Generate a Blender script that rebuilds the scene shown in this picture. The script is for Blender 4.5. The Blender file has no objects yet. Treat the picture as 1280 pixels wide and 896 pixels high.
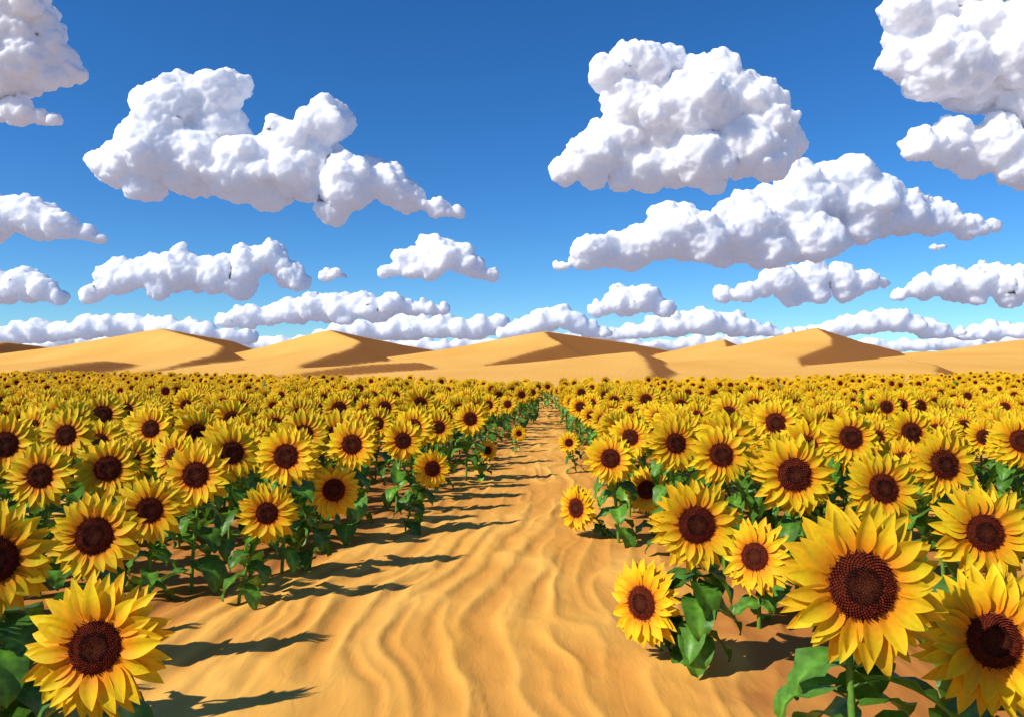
import bpy, math, random, bmesh, time
import numpy as np
from mathutils import Vector
random.seed(7); rng=np.random.default_rng(7)
S=bpy.context.scene
S.view_settings.view_transform='Standard'; S.view_settings.look='None'; S.view_settings.exposure=0
EYE=1.7
# ---------------------------------------------------------------- helpers
def link(o): S.collection.objects.link(o); return o
def mesh_np(name,V,F,n,smooth=True):
    V=np.asarray(V,dtype=np.float32); F=np.asarray(F,dtype=np.int32)
    me=bpy.data.meshes.new(name); me.vertices.add(len(V)); me.vertices.foreach_set('co',V.ravel())
    me.loops.add(F.size); me.loops.foreach_set('vertex_index',F.ravel())
    me.polygons.add(len(F)); me.polygons.foreach_set('loop_start',np.arange(0,F.size,n,dtype=np.int32))
    me.polygons.foreach_set('loop_total',np.full(len(F),n,dtype=np.int32))
    me.polygons.foreach_set('use_smooth',np.full(len(F),smooth,dtype=bool))
    me.update(calc_edges=True); me.validate(); return me
def grid_faces(ny,nx):
    i=np.arange(ny*nx).reshape(ny,nx)
    return np.stack([i[:-1,:-1],i[:-1,1:],i[1:,1:],i[1:,:-1]],-1).reshape(-1,4)
def vnoise(x,y,seed=0):
    x=np.asarray(x,float); y=np.asarray(y,float)
    xi=np.floor(x).astype(np.int64); yi=np.floor(y).astype(np.int64); xf=x-xi; yf=y-yi
    def h(a,b):
        n=(a*374761393+b*668265263+seed*974634777)&0xffffffff
        n=((n^(n>>13))*1274126177)&0xffffffff
        return ((n^(n>>16))&0xffff)/65535.0*2-1
    u=xf*xf*xf*(xf*(xf*6-15)+10); v=yf*yf*yf*(yf*(yf*6-15)+10)
    return (h(xi,yi)*(1-u)+h(xi+1,yi)*u)*(1-v)+(h(xi,yi+1)*(1-u)+h(xi+1,yi+1)*u)*v
class NT:
    def __init__(s,t): s.t=t
    def n(s,typ,**k):
        nd=s.t.nodes.new(typ)
        for a,b in k.items(): setattr(nd,a,b)
        return nd
    def l(s,a,b): s.t.links.new(a,b)
def new_mat(name):
    m=bpy.data.materials.new(name); m.use_nodes=True; m.node_tree.nodes.clear(); return m,NT(m.node_tree)

# ---------------------------------------------------------------- materials
def plant_mat(name,rough,trans,nscale,namp,spec=.3):
    m,t=new_mat(name)
    a=t.n('ShaderNodeAttribute',attribute_name='Col')
    tc=t.n('ShaderNodeTexCoord'); ns=t.n('ShaderNodeTexNoise'); ns.inputs['Scale'].default_value=nscale; ns.inputs['Detail'].default_value=3
    t.l(tc.outputs['Object'],ns.inputs['Vector'])
    mr=t.n('ShaderNodeMapRange'); mr.inputs['From Min'].default_value=.3; mr.inputs['From Max'].default_value=.7
    mr.inputs['To Min'].default_value=1-namp; mr.inputs['To Max'].default_value=1+namp
    t.l(ns.outputs['Fac'],mr.inputs['Value'])
    oi=t.n('ShaderNodeObjectInfo'); mr2=t.n('ShaderNodeMapRange'); mr2.inputs['To Min'].default_value=.9; mr2.inputs['To Max'].default_value=1.08
    t.l(oi.outputs['Random'],mr2.inputs['Value'])
    mu=t.n('ShaderNodeMath',operation='MULTIPLY'); t.l(mr.outputs[0],mu.inputs[0]); t.l(mr2.outputs[0],mu.inputs[1])
    vm=t.n('ShaderNodeVectorMath',operation='SCALE'); t.l(a.outputs['Color'],vm.inputs[0]); t.l(mu.outputs[0],vm.inputs['Scale'])
    p=t.n('ShaderNodeBsdfPrincipled'); p.inputs['Roughness'].default_value=rough; p.inputs['Specular IOR Level'].default_value=spec
    t.l(vm.outputs[0],p.inputs['Base Color'])
    bp=t.n('ShaderNodeBump'); bp.inputs['Strength'].default_value=.25; bp.inputs['Distance'].default_value=.004
    t.l(ns.outputs['Fac'],bp.inputs['Height']); t.l(bp.outputs[0],p.inputs['Normal'])
    o=t.n('ShaderNodeOutputMaterial')
    if trans>0:
        tr=t.n('ShaderNodeBsdfTranslucent'); t.l(vm.outputs[0],tr.inputs['Color'])
        mx=t.n('ShaderNodeMixShader'); mx.inputs[0].default_value=trans
        t.l(p.outputs[0],mx.inputs[1]); t.l(tr.outputs[0],mx.inputs[2]); t.l(mx.outputs[0],o.inputs[0])
    else: t.l(p.outputs[0],o.inputs[0])
    return m
M_PETAL=plant_mat('petal',.6,.22,60,.08,.15)
M_LEAF=plant_mat('leaf',.42,.25,35,.25,.35)
M_STEM=plant_mat('stem',.6,0,50,.2)
M_DISC=plant_mat('seed_disc',.85,0,120,.3,.1)

def sand_mat(name,fine,lo,hi,kind):
    m,t=new_mat(name)
    g=t.n('ShaderNodeNewGeometry')
    n1=t.n('ShaderNodeTexNoise'); n1.inputs['Scale'].default_value=.9 if fine else .05; n1.inputs['Detail'].default_value=6
    mp=t.n('ShaderNodeMapping'); mp.inputs['Scale'].default_value=(1.6,.5,1); t.l(g.outputs['Position'],mp.inputs[0]); t.l(mp.outputs[0],n1.inputs['Vector'])
    cr=t.n('ShaderNodeValToRGB'); cr.color_ramp.elements[0].position=.3; cr.color_ramp.elements[1].position=.7
    cr.color_ramp.elements[0].color=(*lo,1) ; cr.color_ramp.elements[1].color=(*hi,1)
    t.l(n1.outputs['Fac'],cr.inputs[0]); col=cr.outputs[0]
    n2=t.n('ShaderNodeTexNoise'); n2.inputs['Scale'].default_value=260 if fine else 3; n2.inputs['Detail'].default_value=3
    t.l(g.outputs['Position'],n2.inputs['Vector'])
    if kind=='dune':      # lee faces tinted darker and redder to paint in their shade
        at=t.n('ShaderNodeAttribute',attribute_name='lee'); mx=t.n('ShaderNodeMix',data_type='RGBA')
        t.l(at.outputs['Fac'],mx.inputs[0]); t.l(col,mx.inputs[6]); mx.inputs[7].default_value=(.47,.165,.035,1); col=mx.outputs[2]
    if kind=='path':      # shade below the plants painted in brown; ripple troughs coloured darker and redder
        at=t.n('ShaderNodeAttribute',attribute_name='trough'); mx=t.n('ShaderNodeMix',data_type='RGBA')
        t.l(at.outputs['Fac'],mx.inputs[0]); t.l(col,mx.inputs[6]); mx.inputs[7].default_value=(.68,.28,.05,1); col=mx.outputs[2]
        at=t.n('ShaderNodeAttribute',attribute_name='plant_shade'); mx=t.n('ShaderNodeMix',data_type='RGBA')
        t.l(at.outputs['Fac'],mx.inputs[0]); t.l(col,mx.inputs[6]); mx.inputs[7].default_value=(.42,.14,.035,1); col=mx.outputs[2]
    if kind=='ground':    # unseen far ground greyed to cut its warm bounce onto the clouds
        ln=t.n('ShaderNodeVectorMath',operation='LENGTH'); t.l(g.outputs['Position'],ln.inputs[0])
        mr=t.n('ShaderNodeMapRange'); mr.inputs['From Min'].default_value=430; mr.inputs['From Max'].default_value=600; t.l(ln.outputs['Value'],mr.inputs['Value'])
        mx=t.n('ShaderNodeMix',data_type='RGBA'); t.l(mr.outputs[0],mx.inputs[0]); t.l(col,mx.inputs[6]); mx.inputs[7].default_value=(.35,.31,.34,1); col=mx.outputs[2]
    mr=t.n('ShaderNodeMapRange'); mr.inputs['To Min'].default_value=.88; mr.inputs['To Max'].default_value=1.12; t.l(n2.outputs['Fac'],mr.inputs['Value'])
    vm=t.n('ShaderNodeVectorMath',operation='SCALE'); t.l(col,vm.inputs[0]); t.l(mr.outputs[0],vm.inputs['Scale'])
    p=t.n('ShaderNodeBsdfPrincipled'); p.inputs['Roughness'].default_value=.95; p.inputs['Specular IOR Level'].default_value=.05
    t.l(vm.outputs[0],p.inputs['Base Color'])
    bp=t.n('ShaderNodeBump'); bp.inputs['Strength'].default_value=.4; bp.inputs['Distance'].default_value=.004 if fine else .3
    t.l(n2.outputs['Fac'],bp.inputs['Height'])
    if fine:
        n3=t.n('ShaderNodeTexNoise'); n3.inputs['Scale'].default_value=7; n3.inputs['Detail'].default_value=4; n3.inputs['Distortion'].default_value=.6
        m3=t.n('ShaderNodeMapping'); m3.inputs['Scale'].default_value=(2.2,.6,1); t.l(g.outputs['Position'],m3.inputs[0]); t.l(m3.outputs[0],n3.inputs['Vector'])
        b3=t.n('ShaderNodeBump'); b3.inputs['Strength'].default_value=.28; b3.inputs['Distance'].default_value=.02
        t.l(n3.outputs['Fac'],b3.inputs['Height']); t.l(b3.outputs[0],bp.inputs['Normal'])
    t.l(bp.outputs[0],p.inputs['Normal'])
    o=t.n('ShaderNodeOutputMaterial'); t.l(p.outputs[0],o.inputs[0]); return m
LO=(.82,.38,.062); HI=(.95,.51,.11)
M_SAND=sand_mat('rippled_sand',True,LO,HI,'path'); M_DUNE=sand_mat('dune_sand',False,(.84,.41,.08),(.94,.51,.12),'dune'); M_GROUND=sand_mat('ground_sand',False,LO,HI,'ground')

def cloud_mat(name,col,s):
    m,t=new_mat(name)
    p=t.n('ShaderNodeBsdfPrincipled'); p.inputs['Base Color'].default_value=(*col,1); p.inputs['Roughness'].default_value=1; p.inputs['Specular IOR Level'].default_value=0
    p.inputs['Subsurface Weight'].default_value=1; p.inputs['Subsurface Radius'].default_value=(1,1,1); p.inputs['Subsurface Scale'].default_value=18*s
    o=t.n('ShaderNodeOutputMaterial'); t.l(p.outputs[0],o.inputs[0]); return m

# ---------------------------------------------------------------- sunflower mesh
class Acc:
    def __init__(s): s.V=[];s.F=[];s.C=[];s.M=[];s.n=0
    def add(s,V,F,C,m):
        V=np.asarray(V,float); s.V.append(V); s.F+= [tuple(int(i)+s.n for i in f) for f in F]
        C=np.asarray(C,float)
        if C.ndim==1: C=np.tile(C,(len(V),1))
        s.C.append(C); s.M+= [m]*len(F); s.n+=len(V)
    def mesh(s,name):
        V=np.concatenate(s.V); C=np.concatenate(s.C)
        me=bpy.data.meshes.new(name); me.from_pydata(V.tolist(),[],s.F)
        for m in (M_PETAL,M_LEAF,M_STEM,M_DISC): me.materials.append(m)
        me.polygons.foreach_set('material_index',s.M); me.polygons.foreach_set('use_smooth',[True]*len(s.F))
        a=me.color_attributes.new('Col','FLOAT_COLOR','POINT')
        a.data.foreach_set('color',np.hstack([np.clip(C,0,1),np.ones((len(C),1))]).astype(np.float32).ravel())
        me.update(); return me
def tube(acc,P,R,col,mat,ns=7):
    P=np.asarray(P,float); V=[]
    for i in range(len(P)):
        d=P[min(i+1,len(P)-1)]-P[max(i-1,0)]; d/=np.linalg.norm(d)+1e-9
        a=np.cross(d,[0.13,1,.1]); a/=np.linalg.norm(a)+1e-9; b=np.cross(d,a)
        for k in range(ns):
            t=2*math.pi*k/ns; V.append(P[i]+R[i]*(a*math.cos(t)+b*math.sin(t)))
    F=[(i*ns+k,i*ns+(k+1)%ns,(i+1)*ns+(k+1)%ns,(i+1)*ns+k) for i in range(len(P)-1) for k in range(ns)]
    acc.add(V,F,col,mat)
def sunflower(name,seed,D=.51,h=.9,head=(0,0),yaw=0,pitch=12,leaves=9,N=600,tmax=.78,big=1.0):
    r=random.Random(seed); A=Acc(); R=D/2
    y=math.radians(yaw); p=math.radians(pitch)
    n=np.array([math.sin(y)*math.cos(p),-math.cos(y)*math.cos(p),math.sin(p)])
    ex=np.cross([0,0,1],n); ex/=np.linalg.norm(ex); ey=np.cross(n,ex)
    hc=np.array([head[0],head[1],h])
    def W(a): a=np.asarray(a,float); return hc+a[:,0:1]*ex+a[:,1:2]*ey+a[:,2:3]*n
    rd=R*.44*r.uniform(.93,1.08)
    nu,nv=9,5
    us=np.linspace(0,1,nu); vs=np.linspace(-1,1,nv)
    layers=[(21,1.0,-.010,-.05),(19,.94,0.0,.07),(17,.78,.008,.20)]
    for li,(cnt,ln,zo,lift) in enumerate(layers):
        off=r.uniform(0,6.28)
        for k in range(cnt):
            a=off+2*math.pi*(k+r.uniform(-.25,.25))/cnt
            L=(R-rd*.8)*ln*r.uniform(.84,1.10); Wd=R*r.uniform(.10,.14)
            lf=lift+r.uniform(-.15,.15); curl=r.uniform(.05,.55); tw=r.uniform(-.4,.4); side=r.uniform(-.22,.22)
            br=r.uniform(.90,1.05); og=r.uniform(-.07,.05)
            V=[];C=[]
            for u in us:
                w=Wd*(max(0,math.sin(math.pi*min(1,(.13+.87*u))**.88))**.85 if u<1 else .0)
                if u==0: w=Wd*.45
                rad=rd*.8+L*u*math.cos(lf*.8)
                z=zo+L*(math.sin(lf)*u-curl*.32*u*u)
                for v in vs:
                    tt=side*L*u*u+v*w
                    zz=z+abs(v)*w*.34-(v*w*tw*u)+(-.08*w if v==0 else 0)
                    ca,sa=math.cos(a),math.sin(a)
                    V.append((rad*ca-tt*sa,rad*sa+tt*ca,zz))
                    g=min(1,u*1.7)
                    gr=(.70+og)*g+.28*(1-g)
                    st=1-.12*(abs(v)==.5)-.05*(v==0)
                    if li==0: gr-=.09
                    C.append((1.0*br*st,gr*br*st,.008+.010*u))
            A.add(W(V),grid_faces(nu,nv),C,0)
    nr,na=7,28; V=[];C=[]
    for i in range(nr):
        t=i/(nr-1)
        for k in range(na):
            a=2*math.pi*k/na; V.append((rd*t*math.cos(a),rd*t*math.sin(a),rd*(.30*(1-t*t)-.10*math.exp(-(t/.28)**2))-.004)); C.append((.09,.018,.006))
    A.add(W(V),[(i*na+k,i*na+(k+1)%na,(i+1)*na+(k+1)%na,(i+1)*na+k) for i in range(nr-1) for k in range(na)],C,3)
    V=[];F=[];C=[]; sz=math.sqrt(330/N)
    for k in range(N):
        t=math.sqrt((k+.5)/N); a=k*2.39996; s=rd*(.050 if t>.35 else .034)*sz*r.uniform(.8,1.2)
        z=rd*(.30*(1-t*t)-.10*math.exp(-(t/.28)**2)); hh=s*(1.9 if t>.68 else 1.1)*r.uniform(.6,1.3)
        c0=len(V); cx,cy=rd*t*math.cos(a)*1.03,rd*t*math.sin(a)*1.03
        for q in range(4):
            b=a+q*math.pi/2; V.append((cx+s*math.cos(b),cy+s*math.sin(b),z-.003))
        V.append((cx*1.02,cy*1.02,z+hh))
        if t>.80: c=(.26,.060,.014)
        elif t>.46: c=(.23,.030,.012)
        elif t>.2: c=(.045,.009,.007)
        else: c=(.14,.038,.018)
        f=r.uniform(.6,1.35); c=tuple(x*f for x in c)
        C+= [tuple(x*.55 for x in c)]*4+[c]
        F+= [(c0+q,c0+(q+1)%4,c0+4) for q in range(4)]
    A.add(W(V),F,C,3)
    V=[];prof=[(1.02,-.002),(1.0,-.02),(.7,-.045),(.3,-.065),(.08,-.08)]
    for rr,z in prof:
        for k in range(14):
            a=2*math.pi*k/14; V.append((rd*rr*math.cos(a),rd*rr*math.sin(a),z*D/.51-.012))
    A.add(W(V),[(i*14+k,i*14+(k+1)%14,(i+1)*14+(k+1)%14,(i+1)*14+k) for i in range(4) for k in range(14)],(.07,.14,.02),2)
    for k in range(16):
        a=2*math.pi*(k+r.uniform(-.2,.2))/16; L=R*.5*r.uniform(.8,1.1); w=R*.09; V=[]
        for u,ww in ((0,1),(.5,.9),(1,.05)):
            for v in (-1,0,1):
                rad=rd*.7+L*u; tt=v*w*ww
                V.append((rad*math.cos(a)-tt*math.sin(a),rad*math.sin(a)+tt*math.cos(a),-.024-.02*u*u))
        A.add(W(V),grid_faces(3,3),(.07,.16,.02),1)
    P3=hc-n*.075*D/.51; P0=np.zeros(3); P1=np.array([head[0]*.15+r.uniform(-.03,.03),head[1]*.15,h*.5]); P2=P3-n*.10+np.array([0,0,-.10*h])
    T=np.linspace(0,1,13); P=np.array([(1-t)**3*P0+3*(1-t)**2*t*P1+3*(1-t)*t*t*P2+t**3*P3 for t in T]); P[0,2]=-.03
    sr=.0125*D/.51
    tube(A,P,[sr*(1.15-.35*t)+(.010*max(0,t-.85)/.15) for t in T],(.13,.28,.03),2)
    ph=r.uniform(0,6.28)
    for k in range(leaves):
        t=.12+(tmax-.12)*(k+.3*r.random())/leaves; q=t*12; i=int(q); b=P[i]+(P[i+1]-P[i])*(q-i)
        ph+=2.2+r.uniform(-.3,.3)
        d=np.array([math.cos(ph),math.sin(ph),0])
        if t>.5 and d[1]<-.6: d=np.array([math.copysign(.85,d[0]),-.52,0])
        sd=np.array([-d[1],d[0],0])
        pl=r.uniform(.06,.11)*h/.9; L=big*r.uniform(.22,.32)*(h/.9)**.6*(1.05-.35*t); Wl=L*r.uniform(.34,.42)
        el=r.uniform(.2,.6); c=b.copy(); pts=[b]
        for s in range(3):
            c=c+(d*math.cos(el)+np.array([0,0,math.sin(el)]))*pl/3; pts.append(c.copy()); el-=.12
        tube(A,pts,[.006,.005,.0045,.004],(.10,.20,.03),2,5)
        nu2,nv2=10,7; V=[];C=[]; el-=r.uniform(0,.3); dr=r.uniform(.10,.22); roll=r.uniform(-.35,.35); wp=r.uniform(0,6)
        g=r.uniform(.65,1.4); base=np.array([.088,.215,.020])*g
        cc=c-(d*.035)
        for iu in range(nu2):
            u=iu/(nu2-1); w=Wl*2.05*(u+.012)**.42*(1-u)**.85 if u<1 else 0
            up=np.array([0,0,1.])*math.cos(el)-d*math.sin(el)
            for iv in range(nv2):
                v=-1+2*iv/(nv2-1)
                heart=-.05*L*abs(v)*(1-u)**4*3
                off=sd*(v*w*math.cos(.35))+up*(abs(v)*w*.28+v*w*roll+.012*math.sin(u*13+v*2+wp)*abs(v)+.004*math.cos(iu*math.pi)*abs(v))+d*heart
                V.append(cc+off)
                vein=1.7 if iv==3 else (1.3 if (iu%2==0 and iv in (2,4)) else 1.0)
                C.append(base*vein)
            cc=cc+(d*math.cos(el)+np.array([0,0,math.sin(el)]))*L/(nu2-1); el-=dr
        A.add(V,grid_faces(nu2,nv2),C,1)
    return A.mesh(name)

# individually visible sunflowers: root x, root y, head dx, head dy, head height, diameter, yaw, pitch
H=[(-1.45,2.80,.04,-.08,.74,.51,2,14),(1.12,2.55,-.03,-.05,1.01,.54,-4,10),(1.68,2.75,-.06,-.05,.77,.52,-6,12),
(-2.22,3.45,.02,-.05,.87,.50,20,8),(-2.28,4.38,.04,-.08,.78,.51,6,12),(1.02,4.40,-.03,-.10,.84,.51,0,8),
(1.00,4.52,-.27,-.05,.37,.50,-48,6),(1.56,5.05,-.04,-.05,.50,.50,-38,14),(2.36,4.00,-.03,-.05,.87,.52,-6,10),
(2.30,4.95,-.03,-.05,.94,.52,4,16),(1.90,5.35,-.03,-.05,.97,.56,-4,8),(3.05,5.65,-.03,-.05,1.0,.53,6,10),
(1.66,6.25,-.04,-.05,1.0,.51,0,12),(1.42,6.95,-.01,-.05,1.02,.52,8,8),(1.00,7.50,-.09,-.10,.83,.51,-6,12),
(.95,7.70,-.33,-.05,.33,.48,-46,4),(1.36,7.70,-.07,-.05,.50,.47,-20,18),(.98,12.1,-.12,-.05,.52,.36,-10,10),
(2.95,6.95,-.03,-.05,1.07,.53,0,10),(3.82,7.65,-.03,-.05,1.05,.51,4,10),(4.50,7.05,-.05,-.05,1.03,.53,-8,12),
(-2.52,5.55,.03,-.05,.70,.51,16,10),(-2.34,5.85,.05,-.05,.90,.51,4,10),(-1.90,5.55,.22,-.06,.68,.44,10,8),
(-1.63,6.42,.21,-.05,.70,.46,24,8),(-1.07,7.95,.28,-.05,.67,.40,22,10),(-1.80,6.25,.05,-.05,.99,.51,2,8),
(-3.34,5.65,.04,-.05,.92,.51,6,10),(-3.22,6.35,.04,-.05,.88,.51,14,14),(-2.42,6.85,.04,-.05,.95,.51,22,10),
(-1.55,7.55,.05,-.05,.95,.51,2,10),(-1.28,8.85,.08,-.05,.86,.50,8,10),(-3.94,7.05,.04,-.05,1.08,.51,0,12),
(-3.84,6.05,.04,-.05,1.10,.52,10,8),(-3.74,8.25,.04,-.05,1.04,.51,-4,12),(-.65,11.35,.06,-.05,.93,.51,4,10),
(-.42,11.5,.07,-.05,.47,.32,18,10),(-1.15,11.35,.05,-.05,.85,.50,-6,10),(.05,15.1,.08,-.05,.40,.32,8,10),
(3.45,4.55,-.05,-.05,.88,.50,-10,10),(-3.05,4.55,.05,-.05,.72,.48,12,10),(2.75,3.35,-.05,-.05,.80,.50,-8,10),
(-2.95,3.6,.05,-.05,.70,.50,8,10),(2.55,2.6,-.05,-.05,.8,.50,-8,10),(3.0,6.1,0,-.05,.80,.48,-8,12),(2.3,6.3,0,-.05,.78,.48,3,12)]
for i,(x,y,dx,dy,h,D,yw,pt) in enumerate(H):
    lv=(15 if y<5 else 10) if h>.6 else (9 if y<5 else 6)
    me=sunflower('sunflower',(100 if i!=1 else 700)+i,D,h,(dx,dy),yw,pt,leaves=lv,N=700 if y<5 else 350,tmax=.60 if y<5 else .74,big=1.08 if y<5 else 1.0)
    o=link(bpy.data.objects.new('sunflower',me)); o.location=(x,y,0)

# ---------------------------------------------------------------- field mass (instanced)
Lx=[.5,2.5,3.4,5.0,6.5,7.9,12.6,16,21,28]; Lv=[-1.6,-1.7,-2.2,-2.2,-1.75,-1.20,-.55,-.1,.55,1.22]
Rx=[.5,4,7.5,13.6,16,24,28]; Rv=[1.1,1.1,1.1,1.05,1.1,1.25,1.35]
variants=[]
for k in range(8):
    rr=random.Random(k+50)
    me=sunflower('field_sunflower',500+k,.51,.90,(rr.uniform(-.04,.04),-.05),0,rr.uniform(5,14),10,N=260)
    variants.append(bpy.data.objects.new('field_sunflower_plant',me))
sp=.54; pts=[]
HX=np.array([(a[0],a[1]) for a in H])
yy=-4.0; row=0
while yy<100:
    dy=max(.50,.072*yy)
    half=.78*max(yy,0)+4
    xs=np.arange(-half,half,sp)+(row%2)*sp/2
    for x in xs:
        px=x+rng.uniform(-.17,.17); py=yy+rng.uniform(-.4,.4)*dy
        if py<28.5:
            if np.interp(py,Lx,Lv)-.05<px<np.interp(py,Rx,Rv)+.05: continue
        if py<6.9 and abs(px)<.70*max(py,0)+.35: continue
        if py<1.2 and abs(px)<2.6: continue
        if py<14 and ((HX-(px,py))**2).sum(1).min()<.40**2: continue
        t=abs(px/max(py,1)-.06)
        if py>36+48*min(1,t/.62)**1.4+1.5*math.sin(px*.3): continue
        pts.append((px,py,0))
    yy+=dy; row+=1
n=len(pts)
me=bpy.data.meshes.new('sunflower_field'); me.from_pydata(pts,[],[])
P=np.array(pts)
rot=np.zeros((n,3),np.float32); rot[:,2]=rng.normal(0,.20,n)+np.clip(-P[:,0]/np.maximum(P[:,1],4),-.5,.5)*.3; rot[:,0]=rng.normal(0,.05,n)
scl=(np.clip(rng.normal(1.0,.09,n),.75,1.2)*np.interp(P[:,1],[8,30],[1,.88])).astype(np.float32)
for nm,ty,fld,dat in (('rot','FLOAT_VECTOR','vector',rot),('scl','FLOAT','value',scl),('var','INT','value',rng.integers(0,8,n).astype(np.int32))):
    a=me.attributes.new(nm,ty,'POINT'); a.data.foreach_set(fld,dat.ravel())
fo=link(bpy.data.objects.new('sunflower_field',me))
ng=bpy.data.node_groups.new('field_instances','GeometryNodeTree')
ng.interface.new_socket('Geometry',in_out='INPUT',socket_type='NodeSocketGeometry'); ng.interface.new_socket('Geometry',in_out='OUTPUT',socket_type='NodeSocketGeometry')
t=NT(ng); gi=t.n('NodeGroupInput'); go=t.n('NodeGroupOutput'); jn=t.n('GeometryNodeJoinGeometry')
def na(nm,ty):
    q=t.n('GeometryNodeInputNamedAttribute',data_type=ty); q.inputs['Name'].default_value=nm; return q
def o0(nd): return [s for s in nd.outputs if s.enabled][0]
ar=na('rot','FLOAT_VECTOR'); as_=na('scl','FLOAT'); av=na('var','INT')
for k,vo in enumerate(variants):
    oi=t.n('GeometryNodeObjectInfo'); oi.inputs['Object'].default_value=vo; oi.inputs['As Instance'].default_value=True
    cp=t.n('FunctionNodeCompare',data_type='INT',operation='EQUAL'); t.l(o0(av),cp.inputs[2]); cp.inputs[3].default_value=k
    ip=t.n('GeometryNodeInstanceOnPoints'); t.l(gi.outputs[0],ip.inputs['Points']); t.l(cp.outputs[0],ip.inputs['Selection'])
    t.l(oi.outputs['Geometry'],ip.inputs['Instance']); t.l(o0(ar),ip.inputs['Rotation']); t.l(o0(as_),ip.inputs['Scale'])
    t.l(ip.outputs[0],jn.inputs[0])
t.l(jn.outputs[0],go.inputs[0])
md=fo.modifiers.new('instances','NODES'); md.node_group=ng
print('field plants',n)

# ---------------------------------------------------------------- ground + path
G=30000
o=link(bpy.data.objects.new('ground',mesh_np('ground',[(-G,-G,0),(G,-G,0),(G,G,0),(-G,G,0)],[(0,1,2,3)],4))); o.data.materials.append(M_GROUND)
ny,nx=800,460
ys=.4*(34/.4)**np.linspace(0,1,ny); xs=np.linspace(-4.3,4.3,nx)
X,Y=np.meshgrid(xs,ys)
cxp=np.interp(Y,[0,3,5,8,10,13,16,22,28],[-.55,-.5,-.45,-.15,.1,.3,.5,.9,1.25])
w=X-cxp*.9
wx=w+.22*vnoise(X*.6+3,Y*.35,1)+.12*vnoise(X*1.3,Y*.8,2)+.04*vnoise(X*3.5,Y*2.5,3)
def ridge(a,b,sd):
    q=1-np.abs(vnoise(a,b,sd)); return q*q
r1=ridge(wx*3.2,Y*.66+X*.3,11); r2=ridge(wx*5.6+7,Y*1.1-X*.4,12)
fr=(wx/.27+1.0*vnoise(X*.9,Y*.55,21)); fr=fr-np.floor(fr); saw=np.where(fr<.7,fr/.7,(1-fr)/.3); saw=saw*saw*(3-2*saw)
m1=np.clip(.55+.9*vnoise(X*.9+9,Y*.5,5),0,1)
rip=.023*r1+.013*r2+.017*saw*m1
Z=rip+.02*(1+vnoise(X*.8,Y*.5,8))+.004*vnoise(X*9,Y*7,9)+.012
edge=np.clip((4.3-np.abs(X))/.6,0,1)*np.clip((34-Y)/4,0,1); Z=.004+(Z-.004)*edge
me=mesh_np('sand_path',np.stack([X,Y,Z],-1).reshape(-1,3),grid_faces(ny,nx),4)
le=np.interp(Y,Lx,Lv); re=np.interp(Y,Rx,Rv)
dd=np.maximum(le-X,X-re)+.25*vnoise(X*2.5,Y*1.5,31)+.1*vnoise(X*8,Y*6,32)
plant_shade=np.clip((dd+.05)/.45,0,1)*.8*edge  # mask for the brown shade painted beside the path, under the plants
a=me.attributes.new('plant_shade','FLOAT','POINT'); a.data.foreach_set('value',plant_shade.astype(np.float32).ravel())
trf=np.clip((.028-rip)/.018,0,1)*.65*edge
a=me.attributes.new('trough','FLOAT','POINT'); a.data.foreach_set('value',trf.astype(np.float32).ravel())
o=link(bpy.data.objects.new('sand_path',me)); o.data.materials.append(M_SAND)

# ---------------------------------------------------------------- dunes
ys=np.arange(42,420,1.0); xs=np.arange(-300,300,.6)
X,Y=np.meshgrid(xs,ys)
def dune(pts,WL,sl=.72,pw=1.3):
    pts=sorted(pts); yy=np.array([p[0] for p in pts],float); xx=[p[1] for p in pts]; hh=[p[2] for p in pts]
    xc=np.interp(ys,yy,xx); hc=np.interp(ys,yy,hh,left=0,right=0)
    k=np.hanning(13); k/=k.sum()
    xc=np.convolve(np.pad(xc,6,'edge'),k,'valid'); hc=np.convolve(np.pad(hc,6,'edge'),k,'valid')
    u=X-xc[:,None]; hc=hc[:,None]
    z=np.where(u<0,hc*np.exp(-(np.abs(u)/WL)**pw),np.maximum(hc-sl*np.maximum(u,0),0))
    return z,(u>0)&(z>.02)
DS=[dune([(95,-50,0),(120,-53,1.0),(150,-56,3.4),(172,-62,5.8),(200,-88,10.6),(240,-84,8.6),(290,-92,6.3),(340,-100,1)],44,.62),
dune([(105,-28,0),(125,-33,1.8),(160,-32,4.8),(180,-34,6.8),(200,-46,10.4),(250,-35,7.8),(300,-24,6.0),(350,-20,2)],28,.60),
dune([(105,-8,0),(130,-5,1.5),(150,2,3.5),(172,11,6.0),(188,9,7.8),(200,8,10.0),(245,35,8.2),(290,58,6.4),(330,75,3)],38,.55),
dune([(62,11,0),(80,14,.9),(105,17.5,2.5),(130,20,3.7),(160,30,2.6),(190,36,.5)],26,.5),
dune([(190,55,0),(230,62,6),(260,69,9.8),(300,88,7.4),(340,110,4)],30,.55),
dune([(95,38,0),(115,42,1.1),(140,50,2.8),(170,68,5.8),(185,74,8.0),(200,76,10.9),(240,104,8.6),(290,140,6.6),(330,165,3)],34,.55),
dune([(120,95,0),(150,105,2.6),(190,128,5.5),(220,141,8.6),(300,190,6)],42,.5),
dune([(110,-100,0),(150,-118,1.6),(180,-125,3.6),(230,-146,8.0),(300,-150,5)],42),
dune([(70,-46,0),(92,-54,1.3),(118,-60,2.3),(150,-60,.3)],24,.5),
dune([(75,-26,0),(95,-20,1.4),(120,-14,2.1),(150,-12,.3)],22,.4),
dune([(75,40,0),(98,52,1.7),(130,62,2.7),(165,66,.3)],22,.4)]
far=(5.2+1.3*np.sin(X*.035+1)+.8*np.sin(X*.083))*np.exp(-((Y-330)/40)**2)
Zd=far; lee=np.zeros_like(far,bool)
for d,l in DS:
    lee=np.where(d>Zd,l,lee); Zd=np.maximum(Zd,d)
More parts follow.
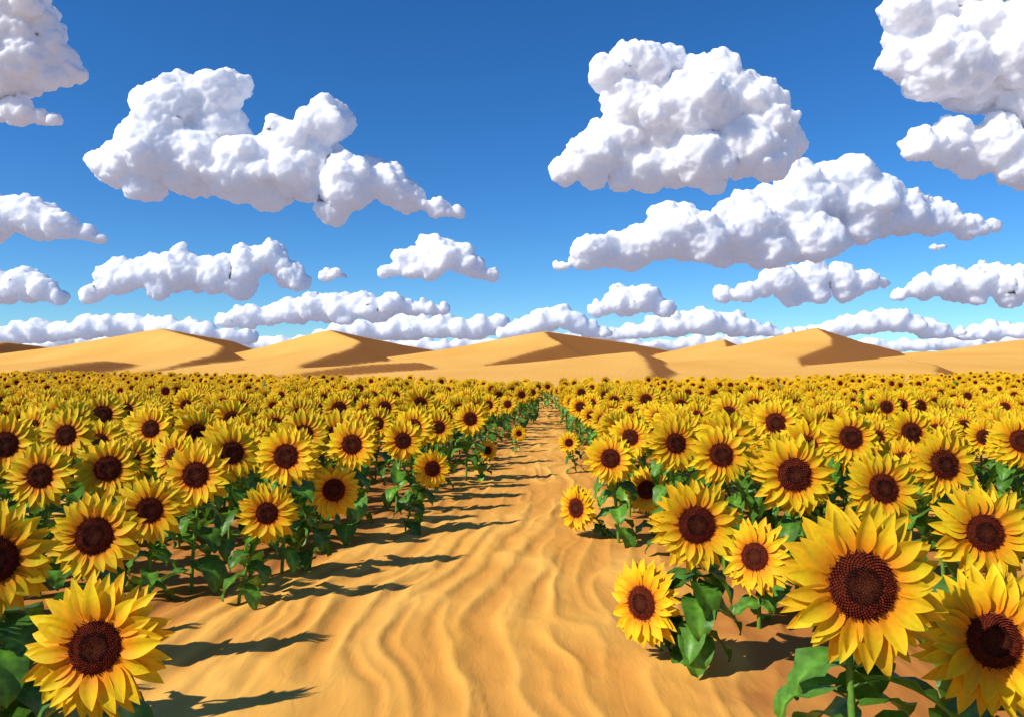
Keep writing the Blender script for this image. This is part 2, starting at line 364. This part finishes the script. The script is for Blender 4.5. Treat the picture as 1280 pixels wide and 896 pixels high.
Zd=Zd+.08*vnoise(X*.08,Y*.05,4)*np.clip(Zd,0,1)+.012*vnoise(X*.6,Y*.4,5)
b=np.clip((Y-44)/14,0,1)*np.clip((420-Y)/20,0,1); Zd=.006+np.maximum(Zd,0)*b
me=mesh_np('sand_dunes',np.stack([X,Y,Zd],-1).reshape(-1,3),grid_faces(*X.shape),4)
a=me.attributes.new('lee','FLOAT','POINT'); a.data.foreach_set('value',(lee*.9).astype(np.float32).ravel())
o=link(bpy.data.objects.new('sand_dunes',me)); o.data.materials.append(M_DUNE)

# ---------------------------------------------------------------- clouds
def ico(s):
    bm=bmesh.new(); bmesh.ops.create_icosphere(bm,subdivisions=s,radius=1); bm.verts.ensure_lookup_table()
    v=np.array([tuple(a.co) for a in bm.verts]); f=np.array([[a.index for a in q.verts] for q in bm.faces]); bm.free(); return v,f
I1,I2=ico(2),ico(3)
def cloud(az,base,lobes,seed,hazy=0,name='cumulus_cloud',vox=2.1):
    """az: bearing tangent of the anchor; base: elevation tangent of the cloud base; lobes in milli-distance units"""
    A0=200.0; d=A0/base; s=d/1000; r=random.Random(seed); Vs=[];Fs=[];n=0
    def ball(c,rad,I,sx=1.15):
        nonlocal n
        v=I[0]*rad*np.array([sx,1,.95])+np.array(c); Vs.append(v); Fs.append(I[1]+n); n+=len(v)
    L=list(lobes)
    for i,(x,z,q) in enumerate(lobes):       # bridge neighbouring lobes so the cloud is one body
        nb=sorted((j for j in range(len(lobes)) if j!=i),key=lambda j:(lobes[j][0]-x)**2+(lobes[j][1]-z)**2)[:2]
        for j in nb:
            a=lobes[j]
            if math.hypot(a[0]-x,a[1]-z)<2.6*(q+a[2]): L.append(((a[0]+x)/2,(a[1]+z)/2-2,min(a[2],q)*.85))
    for (x,z,rad) in L:
        q=rad*.84; c=(x,r.uniform(-.45,.45)*q,z); ball(c,q,I2)
        for k in range(10):
            a=r.uniform(0,6.283); e=r.uniform(-.3,1.0); ce=math.sqrt(max(0,1-e*e))
            dv=(ce*math.cos(a),ce*math.sin(a),e); r2=q*r.uniform(.22,.5)
            c2=tuple(c[i]+dv[i]*q*.80 for i in range(3)); ball(c2,r2,I1)
            if r2>4:
                for j in range(4):
                    a=r.uniform(0,6.283); e=r.uniform(-.4,1.0); ce=math.sqrt(max(0,1-e*e))
                    ball(tuple(c2[i]+(ce*math.cos(a),ce*math.sin(a),e)[i]*r2*.85 for i in range(3)),r2*r.uniform(.3,.5),I1)
    V=np.concatenate(Vs); F=np.concatenate(Fs)
    zf=V[:,2]-4*vnoise(V[:,0]*.03+seed,V[:,1]*.03,3)
    V[:,2]=np.where(zf<4,4+(zf-4)*.28,zf)+4*vnoise(V[:,0]*.03+seed,V[:,1]*.03,3)
    me=mesh_np(name,V*s,F,3); me.materials.append(cloud_mat('cloud',(.985,.970,.985) if not hazy else (.92,.92,.97),s))
    o=link(bpy.data.objects.new(name,me)); o.location=(az*d,d,A0+EYE)
    m=o.modifiers.new('r','REMESH'); m.mode='VOXEL'; m.voxel_size=vox*s; m.use_smooth_shade=True
    m=o.modifiers.new('s','SMOOTH'); m.factor=.5; m.iterations=4
    for sc,st in ((40,13),(14,8),(6,5)):
        tx=bpy.data.textures.new('cn','CLOUDS'); tx.noise_scale=sc*s; tx.noise_depth=1
        m=o.modifiers.new('d','DISPLACE'); m.texture=tx; m.strength=st*s*(1 if rad_max(lobes)>20 else .65); m.mid_level=.5; m.texture_coords='LOCAL'
    m=o.modifiers.new('s2','SMOOTH'); m.factor=.5; m.iterations=2
    return o
def rad_max(l): return max(a[2] for a in l)
CL=[(-.290,.170,[(-200,80,38),(-155,95,50),(-135,150,45),(-85,165,38),(-60,178,25),(-110,85,55),(-50,70,50),(-90,125,45),(-170,55,30),(-10,75,45),(20,105,38),(55,125,35),(70,138,22),(40,70,45),(90,50,38),(130,55,30),(160,40,25),(195,23,15),(222,20,9),(70,20,22),(-20,45,28),(115,75,18)],0),
(.210,.210,[(-145,30,22),(-115,45,35),(-75,65,45),(-85,145,32),(-50,160,40),(-15,170,22),(-60,115,40),(-20,95,55),(30,115,55),(80,125,45),(110,115,32),(130,70,32),(80,65,50),(20,45,45),(-40,35,35),(110,40,28),(50,150,30),(-70,20,20),(40,15,18)],0),
(.310,.115,[(-250,5,12),(-210,25,28),(-160,30,35),(-110,50,40),(-70,40,38),(-20,50,48),(40,70,55),(90,100,45),(115,120,30),(140,90,45),(180,75,38),(220,70,30),(260,55,18),(295,58,10),(10,25,30),(70,40,35),(-50,20,20),(130,55,25),(50,105,35)],0),
(.580,.220,[(-90,215,35),(-70,195,40),(-95,155,28),(-40,155,55),(10,185,70),(70,175,80),(10,135,45),(70,115,50),(-70,135,30),(-60,230,40),(0,255,60),(110,125,80),(120,215,80)],0),
(.582,.220,[(-70,50,25),(-30,60,35),(20,50,40),(70,35,45),(45,20,25),(-5,35,22),(110,50,40),(30,70,25)],0),
(-.610,.295,[(-10,150,45),(20,120,30),(45,85,22),(0,80,45),(-40,100,60),(-30,50,30),(65,68,14),(30,60,20),(-80,100,60)],0),
(-.612,.295,[(-30,30,26),(-5,20,22),(20,12,16),(40,8,10),(-70,40,30)],0),
(-.580,.150,[(-50,40,28),(-15,30,30),(15,20,25),(45,12,15),(-90,35,40),(63,6,7)],0),
(-.400,.075,[(-125,12,14),(-90,33,26),(-50,38,28),(-10,42,30),(30,35,28),(70,50,26),(100,58,20),(120,35,20),(135,28,12),(-40,18,18),(60,22,20)],0),
(-.095,.103,[(-60,12,14),(-35,25,22),(0,35,28),(25,30,24),(45,18,18),(70,8,9),(-5,15,18)],0),
(-.600,.070,[(-40,25,25),(-10,28,24),(15,22,20),(35,12,12),(-75,20,25)],0),
(-.225,.103,[(-10,8,8),(5,9,9),(15,6,6)],0),
(-.230,.043,[(-130,10,13),(-110,14,15),(-95,17,16),(-72,18,18),(-50,22,20),(-25,25,20),(0,28,22),(20,26,20),(40,30,22),(60,24,18),(80,32,18),(100,28,14),(120,28,12),(145,26,7),(20,14,16),(-70,12,12)],0),
(.360,.069,[(-95,18,12),(-65,20,18),(-25,35,24),(15,42,24),(50,38,22),(80,35,18),(105,33,10),(20,18,18),(-10,15,16),(55,20,14)],0),
(.560,.065,[(-75,22,12),(-45,30,20),(-5,38,25),(35,42,24),(75,35,28),(20,18,16),(60,18,16)],0),
(.150,.053,[(-45,15,14),(-15,25,22),(15,28,22),(40,15,14)],0),
(.220,.027,[(-110,5,10),(-90,8,12),(-70,12,16),(-45,18,16),(-20,22,20),(0,24,18),(20,24,20),(40,24,16),(60,22,18),(80,18,14),(100,14,12),(125,10,9)],1),
(.050,.029,[(-60,8,12),(-45,14,16),(-25,20,16),(-10,26,18),(10,30,18),(30,22,16),(45,14,14),(65,8,10)],1),
(-.120,.024,[(-120,10,12),(-95,16,16),(-70,18,18),(-45,20,18),(-20,22,20),(5,22,20),(30,22,20),(55,20,16),(80,20,18),(105,28,14),(125,14,10)],1),
(-.480,.021,[(-160,14,16),(-135,18,16),(-110,20,18),(-80,20,16),(-50,24,20),(-25,26,18),(0,28,18),(25,26,16),(50,24,16),(75,22,16),(100,20,14),(125,14,12),(150,12,12)],1),
(.460,.025,[(-100,10,12),(-80,14,14),(-60,18,16),(-40,22,16),(-20,26,18),(0,28,16),(20,28,18),(40,24,14),(60,20,16),(80,16,12),(100,12,10)],1),
(.610,.025,[(-50,8,10),(-30,14,12),(-10,16,14),(10,16,14),(30,16,14),(60,14,14)],1),
(.535,.139,[(-5,5,5),(4,6,6)],0)]
for i,(a,b,l,hz) in enumerate(CL): cloud(a,b,l,300+i,hz,vox=1.9 if rad_max(l)>30 else (1.6 if rad_max(l)>10 else .8))
rb=random.Random(5)
bank=[(x+rb.uniform(-6,6),3+7*abs(math.sin(x*.011+1))+rb.uniform(0,5),rb.uniform(9,15)) for x in range(-760,761,17)]
cloud(0,.0135,bank,999,1,'cloud_bank',2.4)

# ---------------------------------------------------------------- light, sky, camera
EL=39; sx,sy=-.88,-.47
w=bpy.data.worlds.new('World'); S.world=w; w.use_nodes=True; t=NT(w.node_tree); w.node_tree.nodes.clear()
sk=t.n('ShaderNodeTexSky',sky_type='NISHITA'); sk.sun_disc=False; sk.sun_elevation=math.radians(EL); sk.sun_rotation=math.atan2(sx,sy)
sk.air_density=1.0; sk.dust_density=0.0; sk.ozone_density=3.0; sk.altitude=1500
hs=t.n('ShaderNodeHueSaturation'); hs.inputs['Saturation'].default_value=1.25; t.l(sk.outputs[0],hs.inputs['Color'])
vm=t.n('ShaderNodeVectorMath',operation='MULTIPLY'); vm.inputs[1].default_value=(.58,.91,1.16); t.l(hs.outputs[0],vm.inputs[0])
bg=t.n('ShaderNodeBackground'); bg.inputs['Strength'].default_value=.118; t.l(vm.outputs[0],bg.inputs[0])
ow=t.n('ShaderNodeOutputWorld'); t.l(bg.outputs[0],ow.inputs[0])
sl=bpy.data.lights.new('sun','SUN'); sl.energy=5.0; sl.angle=math.radians(.5); sl.color=(1,.95,.86)
so=link(bpy.data.objects.new('sun',sl)); e=math.radians(EL); q=math.hypot(sx,sy)
so.rotation_euler=Vector((sx/q*math.cos(e),sy/q*math.cos(e),math.sin(e))).to_track_quat('Z','Y').to_euler()
so.location=(-20,-10,30)
c=bpy.data.cameras.new('camera'); c.sensor_width=36; c.lens=28.1; c.clip_start=.05; c.clip_end=80000
co=link(bpy.data.objects.new('camera',c)); co.location=(0,0,EYE); co.rotation_euler=(math.radians(90.4),0,0)
S.camera=co
